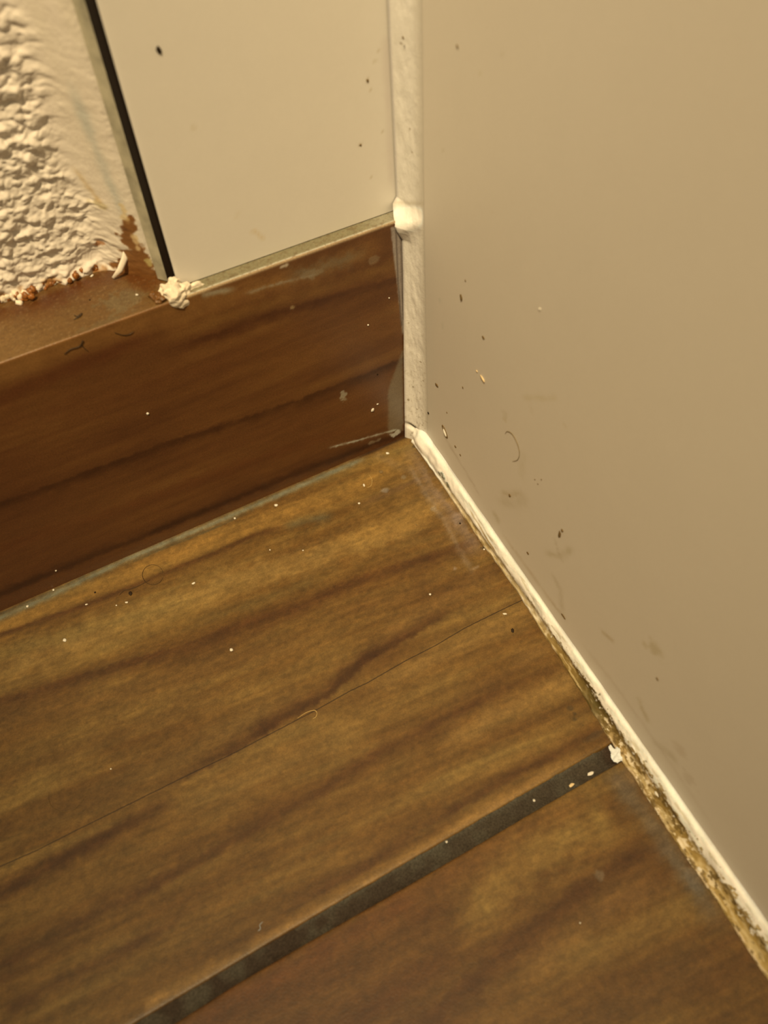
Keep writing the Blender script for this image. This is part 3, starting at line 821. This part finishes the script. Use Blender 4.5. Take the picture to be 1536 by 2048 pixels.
# floor side staining, growing towards the camera
rg = fbm(FT * 800, FU * 11, 35, 4)
s1 = sstep(bandc - bandw * .62, bandc - bandw * .92, FU + .10 * (nn - .5) * 2 + .30 * (rg - .5) * 2 * sstep(.05, .12, FT) + .10 * (rg - .5))
amt = np.interp(FT, [0, .012, .028, .04, .052, .075, .09, .11, .125, .135, .16, .2, .215], [0, .1, .4, .6, .7, .6, .5, .7, .95, .9, .85, .8, .6])
fp.mix(s1 * amt, tan)
fp.mix(s1 * amt * sstep(.35, .62, nn) * .9 * sstep(.02, .05, FT), brown)
fp.mix(s1 * sstep(.09, .118, FT) * sstep(.24, .5, nn) * .9, brown)
fp.mix(.85 * s1 * np.exp(-((FT - .1315) / .0085) ** 2) * sstep(.2, .45, nn2 + .15), olive)
fp.mix(.95 * s1 * sstep(.16, .19, FT) * .6, (176, 136, 62))
# pale lip and flakes
liph = np.exp(-((FU - .06) / .05) ** 2) * sstep(.12, .15, FT)
fp.mix(.85 * liph * sstep(.3, .55, fbm(FT * 300, FU * 3, 27, 3)), (222, 184, 126))
fp.mix(.8 * sstep(.128, .14, FT) * sstep(.214, .18, FT) * sstep(.57, .62, fbm(FT * 520, FU * 9, 28, 4)) * sstep(.55, .35, FU), (222, 190, 132))
fp.mix(.75 * s1 * sstep(.12, .13, FT) * sstep(.56, .62, fbm(FT * 700, FU * 9, 38, 4)), (92, 66, 24))
for a, w_, sd in ((((.0285), .42 * .012), .0016, 1), ((.033, .30 * .012), .0016, 2), ((.0265, .34 * .012), .0011, 3)):
    fp.blob(a, (w_, w_ * 1.0), (92, 82, 44), .75, .9, seed=sd, fr=900)
# hairline folds near the wall side
for fr_, u0, c in ((.045, .80, (170, 140, 84)), (.055, .55, (176, 138, 76)), (.048, .62, (170, 128, 62))):
    fp.streak([(fr_, u0 * .012), (fr_ + .012, (u0 - .1) * .012), (fr_ + .022, (u0 - .18) * .012)], .0004, c, .8, (.1, .2), .8)
fp.mix(.6 * sstep(.61, .67, fbm(FT * 200, FU * 10, 29, 3)) * sstep(.03, .06, FT) * sstep(.9, .8, FU), (190, 156, 92))
fp.mix(.45 * sstep(.55, .62, FU) * sstep(.45, .65, fbm(FT * 90, FU * 20, 30, 2)), (206, 180, 128))
fb = surf('floor_sealant', FP, M_SEAL, alb(fp.col, .90), flip=False)
tag(fb, 'bead of silicone sealant stained brown running along the floor at the right wall', 'sealant')

# ------------------------------------------------------------------ lump of plaster at the panel's foot
M_LUMP = plain('dry_plaster', alb((204, 172, 118), .85), .7, .3, .16, 500, .00012)
def smooth_blob(name, parts, mat, fuse=.00035):
    bm = bmesh.new()
    for (c, r, sq, sd) in parts:
        join_into(bm, blob_bm(r, sd, .42, 1.9, 3, sq), c)
    o = obj(name, bm, mat)
    md = o.modifiers.new('r', 'REMESH'); md.mode = 'VOXEL'; md.voxel_size = fuse; md.use_smooth_shade = True
    dg = bpy.context.evaluated_depsgraph_get()
    me = bpy.data.meshes.new_from_object(o.evaluated_get(dg))
    o.modifiers.clear(); o.data = me
    return o
c0 = on_ledge((352, 588))
lp = smooth_blob('plaster_lump', [((c0[0], c0[1] - .0002, H + .0006), .0038, (1, .8, .85), 2), ((c0[0] + .0030, c0[1] + .0002, H - .0002), .0024, (1, .7, 1), 4),
                                  ((c0[0] - .0022, c0[1] + .0006, H + .0016), .0022, (1, .8, 1), 6), ((c0[0] + .0002, c0[1] - .0018, H - .0014), .0024, (1.1, .6, 1), 8),
                                  ((c0[0] + .0062, c0[1] + .0004, H - .0004), .0020, (1.3, .5, .8), 10), ((c0[0] + .0048, c0[1] - .0010, H - .0018), .0014, (1.2, .6, .8), 12),
                                  ((c0[0] + .0006, c0[1] + .0012, H + .0034), .0016, (1, .8, .9), 14)], M_LUMP, .00022)
tag(lp, 'crumbly cream lump of plaster below the dark panel edge on the skirting', 'plaster lump')
c1 = on_ledge((322, 598))
gb = smooth_blob('glue_lump', [((c1[0], c1[1], H + .0006), .0020, (1, 1, .7), 21), ((c1[0] - .0014, c1[1] + .0022, H + .0005), .0014, (1, 1, .6), 22),
                               ((c1[0] - .001, c1[1] - .0012, H + .0003), .0010, (1.2, .8, .5), 24)], plain('brown_glue', alb((128, 76, 22), EL), .45, .4, .4, 900, .0002), .0002)
tag(gb, 'rust-brown blob of dried glue touching the left side of the plaster lump', 'glue lump')

# white filler at the end of the grout line
e0 = on_floor((1236, 1512))
fi = smooth_blob('filler_dab', [((e0[0], e0[1], .0002), .0022, (1, .8, .35), 31), ((e0[0] + .0016, e0[1] + .0012, .0004), .0014, (1, 1, .5), 32),
                                ((e0[0] - .0004, e0[1] + .0026, .0002), .0011, (.7, 1.2, .4), 33), ((e0[0] + .001, e0[1] - .0016, .0001), .0012, (.8, 1, .35), 34),
                                ((e0[0] + .0030, e0[1] + .0026, .0012), .0009, (.8, 1, .5), 36)],
                 plain('white_filler', alb((222, 204, 160), 1.05), .6, .3, .15, 900, .00015), .00018)
tag(fi, 'white dab of filler between the end of the dark grout line and the floor sealant', 'filler')

# ------------------------------------------------------------------ crumbs, specks, flakes, hairs
M_WHITE = plain('white_crumb', alb((222, 194, 140), 1.1), .6, .3, .1)
M_TAN = plain('tan_crumb', alb((206, 164, 96), .95), .6, .3, .15)
M_DARK = plain('dark_dirt', (0.022, 0.013, 0.007), .7, .2, .4)
M_OLIVE = plain('brown_dirt', (0.17, 0.115, 0.05), .7, .2, .3)
FR = {'floor': (on_floor, (0, 0, 1)), 'skirt': (on_skirt, (0, -1, 0)), 'ledge': (on_ledge, (0, 0, 1)), 'panel': (on_panel, (0, -1, 0)), 'wall': (on_wall, tuple(-WN))}
protos = {}
def speck(name, where, px, size, mat, label, cat, group, stretch=1.0, ang=0.0, seed=1, thick=.6, lift=0.0):
    fn, n = FR[where]
    P = fn(px); n = Vector(n)
    r = size * (.40 if name == 'crumb' else .43) * depth(P) / FPX
    key = (name, mat.name, seed % 4)
    if key not in protos:
        bm = blob_bm(1.0, seed, .3, 1.3, 2)
        me = bpy.data.meshes.new(name); bm.to_mesh(me); bm.free()
        for f in me.polygons: f.use_smooth = True
        me.materials.append(mat); protos[key] = me
    o = bpy.data.objects.new(name, protos[key]); COL.objects.link(o)
    o.location = Vector(P) + n * (r * thick * .55 + lift)
    # 'ang' is the direction in the picture, turned into a direction on the surface
    P2 = fn((px[0] + 20 * math.cos(ang), px[1] + 20 * math.sin(ang)))
    d = (Vector(P2) - Vector(P)).normalized(); e = n.cross(d).normalized()
    rot = Matrix((d, e, n)).transposed()
    o.rotation_euler = rot.to_euler()
    o.scale = (r * stretch, r, r * thick)
    return tag(o, label, cat, group)

GW = 'white crumbs lying on the wood-look floor'
crumbs = [  # where, px, size, stretch, angle, label
    ('floor', (130, 1281), 9, 1.1, .5, 'white crumb on the floor near the left edge, largest speck below the skirting'),
    ('floor', (463, 1300), 9, 1, 0, 'round white crumb alone in the middle of the upper floor tile, above the crack'),
    ('floor', (387, 1167), 6, 1.6, -.5, 'oblong pale crumb on the floor just below the circular hair'),
    ('floor', (253, 1205), 5, 1.6, 0, 'small oblong white crumb on the floor below the dark brown dirt speck'),
    ('floor', (233, 1211), 4, 1, 0, 'tiny pale crumb left of the oblong crumb below the dark dirt speck'),
    ('floor', (173, 1209), 4, 1.8, -.3, 'tiny flat pale crumb on the floor left of the dark dirt specks'),
    ('floor', (55, 1213), 7, 1, 0, 'whitish crumb in the grey seam at the left edge'),
    ('floor', (107, 1180), 5, 1.3, 1.2, 'small white crumb in the grey seam right of the whitish crumb at the left'),
    ('floor', (470, 1037), 6, 1, 0, 'white crumb in the grey seam below the middle of the skirting'),
    ('floor', (540, 1100), 4, 1, 0, 'tiny white crumb on the light grain left of the grey floor smudge'),
    ('floor', (606, 1101), 4, 1, 0, 'tiny pale crumb on the light grain below the grey floor smudge'),
    ('floor', (718, 1007), 6, 1, 0, 'small white crumb on the floor left of the whitish film by the corner'),
    ('floor', (728, 971), 5, 1.9, 1.2, 'oblong white crumb on the floor beside the light scratch near the corner'),
    ('floor', (775, 907), 7, 1.3, 0, 'cream crumb on the floor just below the right end of the skirting'),
    ('floor', (552, 1011), 8, 1.2, 0, 'pale grey crumb just below the grey seam, left of the corner'),
    ('floor', (860, 1189), 6, 1, 0, 'bright white crumb right of centre on the upper floor tile'),
    ('floor', (1010, 1228), 5, 2.2, 0, 'thin pale crumb just below the right end of the floor crack'),
    ('floor', (1068, 1601), 7, 1, 0, 'white crumb sitting in the dark grout line'),
    ('floor', (893, 1684), 6, 1, 0, 'whitish crumb on the upper rim of the dark grout line'),
    ('floor', (1160, 1926 - 80), 4, 1, 0, 'tiny pale crumb on the lower floor tile, centre right'),
    ('floor', (222, 1538), 4, 1, 0, 'tiny white crumb on the lower left of the upper floor tile'),
    ('floor', (966, 1083), 8, 1.3, .6, 'shiny white crumb beside the brown-stained sealant at the dark floor grain'),
    ('floor', (968, 1099), 5, 1, 0, 'tiny white crumb below the shiny crumb next to the sealant'),
    ('skirt', (295, 827), 7, 1, 0, 'single white crumb stuck on the left half of the skirting'),
    ('skirt', (745, 819), 8, 1.4, -1.0, 'white chip on the skirting near its lower right corner'),
    ('skirt', (755, 808), 4, 1.6, -.5, 'tiny white chip just above the white chip on the skirting'),
    ('skirt', (736, 650), 5, 1, 0, 'tiny pale chip on the middle right of the skirting'),
    ('skirt', (778, 596), 4, 1, 0, 'tiny pale chip on the upper right of the skirting'),
    ('skirt', (112, 1142 - 1), 5, 1, 0, 'tiny pale crumb on the foot of the skirting at the left'),
    ('ledge', (274, 590), 6, 1.3, 0, 'shiny white crumb on the skirting ledge left of the plaster lump'),
    ('ledge', (184, 552), 6, 1.8, -.8, 'pale flake on the rusty part of the ledge, under the paint flap'),
    ('ledge', (208, 538), 7, 1.1, 0, 'cream grain on the rusty ledge left of the paint flap'),
]
for i, (wh, pxx, sz, st, an, lb) in enumerate(crumbs):
    speck('crumb', wh, pxx, sz, M_WHITE, lb, 'crumb', {'floor': GW, 'skirt': 'white chips stuck on the skirting', 'ledge': 'crumbs on the skirting ledge'}[wh], st, an, i + 1)

darks = [
    ('panel', (318, 101), 12, 1.6, 1.1, 'black speck on the upper left of the flat cream panel', M_DARK),
    ('floor', (261, 1187), 8, 1.5, 1.1, 'dark brown dirt speck on the floor left of the circular hair', M_DARK),
    ('floor', (190, 1185), 5, 1, 0, 'small round dark dirt speck near the left edge of the floor', M_DARK),
    ('floor', (1025, 1261), 7, 1.7, 1.4, 'dark dirt speck on the floor below the right end of the crack', M_DARK),
    ('floor', (762, 944), 9, 1.1, 0, 'greenish dark dirt speck on the floor near the corner', M_OLIVE),
    ('floor', (920, 1047), 5, 1, 0, 'small dark speck in the whitish film beside the sealant', M_DARK),
    ('floor', (833, 1050), 4, 1, 0, 'tiny dark speck on the light grain left of the whitish film', M_OLIVE),
    ('floor', (1190, 1445 - 40), 6, 1.3, .5, 'dark speck on the floor against the sealant above the grout line', M_DARK),
    ('wall', (923, 595), 9, 2.0, 1.5, 'upright dark dirt speck on the right wall beside the middle of the upright sealant', M_OLIVE),
    ('wall', (931, 561), 5, 1, 0, 'faint dirt speck above the upright dark speck on the right wall', M_OLIVE),
    ('wall', (967, 675), 7, 1.6, 1.0, 'slanted brown dirt speck on the right wall above the shiny flake', M_OLIVE),
    ('wall', (926, 775), 5, 1, 0, 'tiny dirt speck on the right wall left of the shiny flake', M_OLIVE),
    ('wall', (874, 770), 7, 2.2, .8, 'curved brown dirt speck on the right wall beside the upright sealant', M_OLIVE),
    ('wall', (857, 826), 6, 1, 0, 'round dark dirt speck on the sealant edge above the corner', M_DARK),
    ('wall', (894, 825), 4, 1, 0, 'faint dirt speck above the rimmed droplet', M_OLIVE),
    ('wall', (911, 893), 5, 1.8, .8, 'small slanted dirt speck below the rimmed droplet', M_OLIVE),
    ('wall', (921, 910), 4, 1.8, .9, 'small slanted dirt speck, lower of the two under the droplet', M_OLIVE),
    ('wall', (1120, 1068), 9, 2.4, 1.7, 'large dark flake of dirt on the lower right wall', M_OLIVE),
    ('wall', (1125, 1061), 8, 1.0, 0, 'dirt grain at the top of the large dark flake', M_OLIVE),
    ('wall', (1070, 959), 4, 1, 0, 'left dot of the little cluster of brown dots on the right wall', M_OLIVE),
    ('wall', (1083, 959), 4, 1, 0, 'right dot of the little cluster of brown dots on the right wall', M_OLIVE),
    ('wall', (1076, 968), 4, 1, 0, 'lower dot of the little cluster of brown dots on the right wall', M_OLIVE),
    ('wall', (1020, 991), 7, 1.3, 0, 'brown grain in the smear under the curved hair on the right wall', M_OLIVE),
    ('wall', (1315, 1358), 6, 1.7, 1.1, 'small brown speck low on the right wall, farthest to the right', M_OLIVE),
    ('wall', (915, 93), 6, 1.8, 1.2, 'faint brown speck at the top of the right wall near the upright sealant', M_OLIVE),
    ('wall', (1127, 1232), 6, 3.0, .95, 'thin dark speck on the right wall just above the floor sealant', M_OLIVE),
    ('wall', (1056, 1106), 6, 1.6, .9, 'dark speck on the right wall at the edge of the floor sealant', M_OLIVE),
    ('skirt', (755, 749), 4, 1, 0, 'tiny black speck on the right part of the skirting', M_DARK),
    ('ledge', (180, 600), 5, 1, 0, 'tiny dark speck on the left part of the skirting ledge', M_DARK),
    ('panel', (735, 161), 6, 1.3, 1.2, 'faint brown speck on the panel beside the upright sealant', M_OLIVE),
    ('panel', (721, 290), 5, 1.3, 0, 'tiny brown speck on the right part of the panel', M_OLIVE),
]
for i, (wh, pxx, sz, st, an, lb, mt) in enumerate(darks):
    speck('dirt_speck', wh, pxx, sz, mt, lb, 'dirt speck', 'dirt specks in the corner', st, an, i + 1, .4)
o = speck('dirt_speck', 'wall', (806, 76), 7, M_OLIVE, 'dark speck on the upper part of the upright sealant', 'dirt speck', 'dirt specks in the corner', 1.1, 0, 3, .4)
Pz = hit((806, 76), tuple(nb / np.linalg.norm(nb)), float(np.dot(nb / np.linalg.norm(nb), [-.0030, -.0022, .15])))
o.location = Vector(Pz)

# flakes
speck('paint_flake', 'wall', (966, 757), 5.5, M_TAN, 'shiny tan flake standing off the right wall', 'flake', 'flakes on the right wall', 4.0, 1.05, 5, .8)
speck('paint_flake', 'wall', (954, 742), 3, M_TAN, 'short thin tan flake at the upper left of the shiny flake', 'flake', 'flakes on the right wall', 2.6, 1.0, 6, .8)
speck('paint_flake', 'wall', (1080, 618), 6, M_WHITE, 'lone whitish flake high on the right wall', 'flake', 'flakes on the right wall', 1.3, .4, 7, .6)
speck('sealant_chip', 'floor', (1181, 1547), 8, M_WHITE, 'white chip lying on the lower rim of the grout line, nearer the sealant', 'chip', 'white chips beside the grout line', 2.0, -.45, 8, .3)
speck('sealant_chip', 'floor', (1143, 1570), 7, M_TAN, 'greyish white chip on the lower rim of the grout line, farther from the sealant', 'chip', 'white chips beside the grout line', 2.0, -.5, 9, .25)
speck('sealant_chip', 'floor', (1239, 1473), 8, M_WHITE, 'white chip in the dark stain of the sealant above the filler', 'chip', 'white chips in the stained sealant', 1.4, .4, 2, .6, .0028)
speck('sealant_chip', 'floor', (1312, 1592), 14, M_WHITE, 'large white chip in the stained sealant below the filler', 'chip', 'white chips in the stained sealant', 1.4, .7, 3, .5, .0022)
speck('sealant_chip', 'floor', (1397, 1740), 10, M_WHITE, 'white grain on the floor edge of the sealant, low on the right', 'chip', 'white chips in the stained sealant', 1.1, .7, 4, .6, .001)
speck('sealant_chip', 'floor', (1522, 1864), 15, M_WHITE, 'round white bump on the sealant by the right edge of the photo', 'chip', 'white chips in the stained sealant', 1.0, .7, 1, .7, .0048)

# rimmed droplet on the right wall
dp = bpy.data.objects.new('droplet', None); COL.objects.link(dp)
Pd = on_wall((890, 863)); dp.location = Pd
tag(dp, 'tiny pale droplet with a dark rim on the right wall by the corner', 'droplet')
def wall_basis(px, ang):
    P = on_wall(px); P2 = on_wall((px[0] + 20 * math.cos(ang), px[1] + 20 * math.sin(ang)))
    n = Vector(-WN); d = (Vector(P2) - Vector(P)).normalized(); return d, n.cross(d).normalized(), n
d_, e_, n_ = wall_basis((890, 863), 1.2)
rs = depth(Pd) / FPX
bm = bmesh.new()
segs = 28; ring = []
for i in range(segs):
    a = i / segs * 2 * math.pi; row = []
    for j in range(6):
        b = j / 6 * 2 * math.pi
        rr_ = 1.0 + .13 * math.cos(b)
        row.append(bm.verts.new(d_ * (13 * rs * math.cos(a) * rr_) + e_ * (6.5 * rs * math.sin(a) * rr_) + n_ * (1.0 * rs * math.sin(b) + .5 * rs)))
    ring.append(row)
for i in range(segs):
    for j in range(6):
        bm.faces.new((ring[i][j], ring[i][(j + 1) % 6], ring[(i + 1) % segs][(j + 1) % 6], ring[(i + 1) % segs][j]))
bmesh.ops.recalc_face_normals(bm, faces=bm.faces)
obj('dark_rim', bm, M_OLIVE, dp)
bm = bmesh.new(); bmesh.ops.create_icosphere(bm, subdivisions=3, radius=1)
for v in bm.verts:
    c = v.co.copy(); v.co = d_ * (c.x * 8.5 * rs + 2.5 * rs) + e_ * (c.y * 3.4 * rs) + n_ * (c.z * 2.2 * rs + 1.6 * rs)
obj('pale_centre', bm, M_WHITE, dp)

def hair(label, where, pts, rad, mat, cat='hair', group=None, lift=.0002, name='hair'):
    fn, n = FR[where]; n = Vector(n)
    P = [Vector(fn(a)) + n * lift for a in pts]
    Q = []
    for i in range(len(P) - 1):
        p0 = P[max(i - 1, 0)]; p1 = P[i]; p2 = P[i + 1]; p3 = P[min(i + 2, len(P) - 1)]
        for k in range(6):
            t = k / 6
            Q.append(.5 * ((2 * p1) + (-p0 + p2) * t + (2 * p0 - 5 * p1 + 4 * p2 - p3) * t * t + (-p0 + 3 * p1 - 3 * p2 + p3) * t ** 3))
    Q.append(P[-1])
    bm = bmesh.new(); rows = []
    for i, a in enumerate(Q):
        d = (Q[min(i + 1, len(Q) - 1)] - Q[max(i - 1, 0)])
        if d.length < 1e-9: d = Vector((1, 0, 0))
        d.normalize(); s1_ = n.cross(d).normalized(); s2_ = d.cross(s1_)
        r = rad * (1 - .6 * abs(2 * i / (len(Q) - 1) - 1) ** 3)
        rows.append([bm.verts.new(a + s1_ * r * math.cos(b) + s2_ * r * math.sin(b)) for b in (0, 1.257, 2.513, 3.77, 5.027)])
    for r0, r1 in zip(rows, rows[1:]):
        for k in range(5): bm.faces.new((r0[k], r0[(k + 1) % 5], r1[(k + 1) % 5], r1[k]))
    bm.faces.new(rows[0][::-1]); bm.faces.new(rows[-1])
    bmesh.ops.recalc_face_normals(bm, faces=bm.faces)
    o = obj(name, bm, mat)
    return tag(o, label, cat, group)
M_HAIR = plain('dark_hair', (0.045, 0.028, 0.014), .5, .3, .2)
M_HAIR2 = plain('faint_hair', (0.14, 0.09, 0.035), .5, .3, .2)
M_HAIRW = plain('wall_hair', (0.26, 0.20, 0.11), .5, .3, .2)
M_HAIRL = plain('golden_hair', alb((190, 145, 70), .95), .5, .3, .2)
hair('curved brown hair stuck to the right wall', 'wall', [(1011, 867), (1016, 862), (1026, 868), (1036, 887), (1040, 907), (1036, 919), (1026, 922)], .00010, M_HAIRW)
circ = [(306 + 21 * math.cos(a), 1150 + 20 * math.sin(a)) for a in np.linspace(.3, 6.1, 13)]
hair('circular dark hair lying on the floor below the skirting', 'floor', circ, .00008, M_HAIR)
hair('dark hair trailing from the circular hair toward the dirt specks', 'floor', [(300, 1160), (278, 1172), (262, 1178), (248, 1182), (238, 1192)], .00008, M_HAIR)
hair('golden curl of fibre beside the floor crack', 'floor', [(595, 1437), (612, 1426), (628, 1421), (634, 1426), (632, 1434), (626, 1438)], .00010, M_HAIRL, 'fibre')
hair('faint dark curved hair on the floor at the lower left', 'floor', [(98, 1585), (98, 1602), (108, 1618), (128, 1624), (152, 1616), (172, 1592)], .00006, M_HAIR2)
hair('pale short fibre on the floor just above the grout line', 'floor', [(526, 1844), (520, 1850), (521, 1858), (516, 1862)], .00012, plain('grey_fibre', alb((150, 140, 110), .95), .5, .3, .1), 'fibre')
hair('dark curled hair on the skirting ledge', 'ledge', [(148, 640), (160, 634), (164, 628), (155, 634), (148, 630)], .00022, M_HAIR)
hair('dark forked hair on the skirting just below its left ledge', 'skirt', [(128, 708), (140, 698), (158, 692), (166, 680), (163, 690), (176, 702)], .00016, M_HAIR)
hair('short dark hair on the skirting left of the plaster lump', 'skirt', [(228, 664), (244, 669), (258, 668), (267, 662)], .00010, M_HAIR)
hair('amber fibre curled on the floor near the corner beside the oblong crumb', 'floor', [(738, 950), (744, 960), (742, 972), (734, 976)], .00009, M_HAIRL, 'fibre')
hair('curved dark hair across the foot of the upright sealant', 'wall', [(816, 760), (818, 768), (812, 773), (806, 774)], .00010, M_HAIRW, lift=.0058)
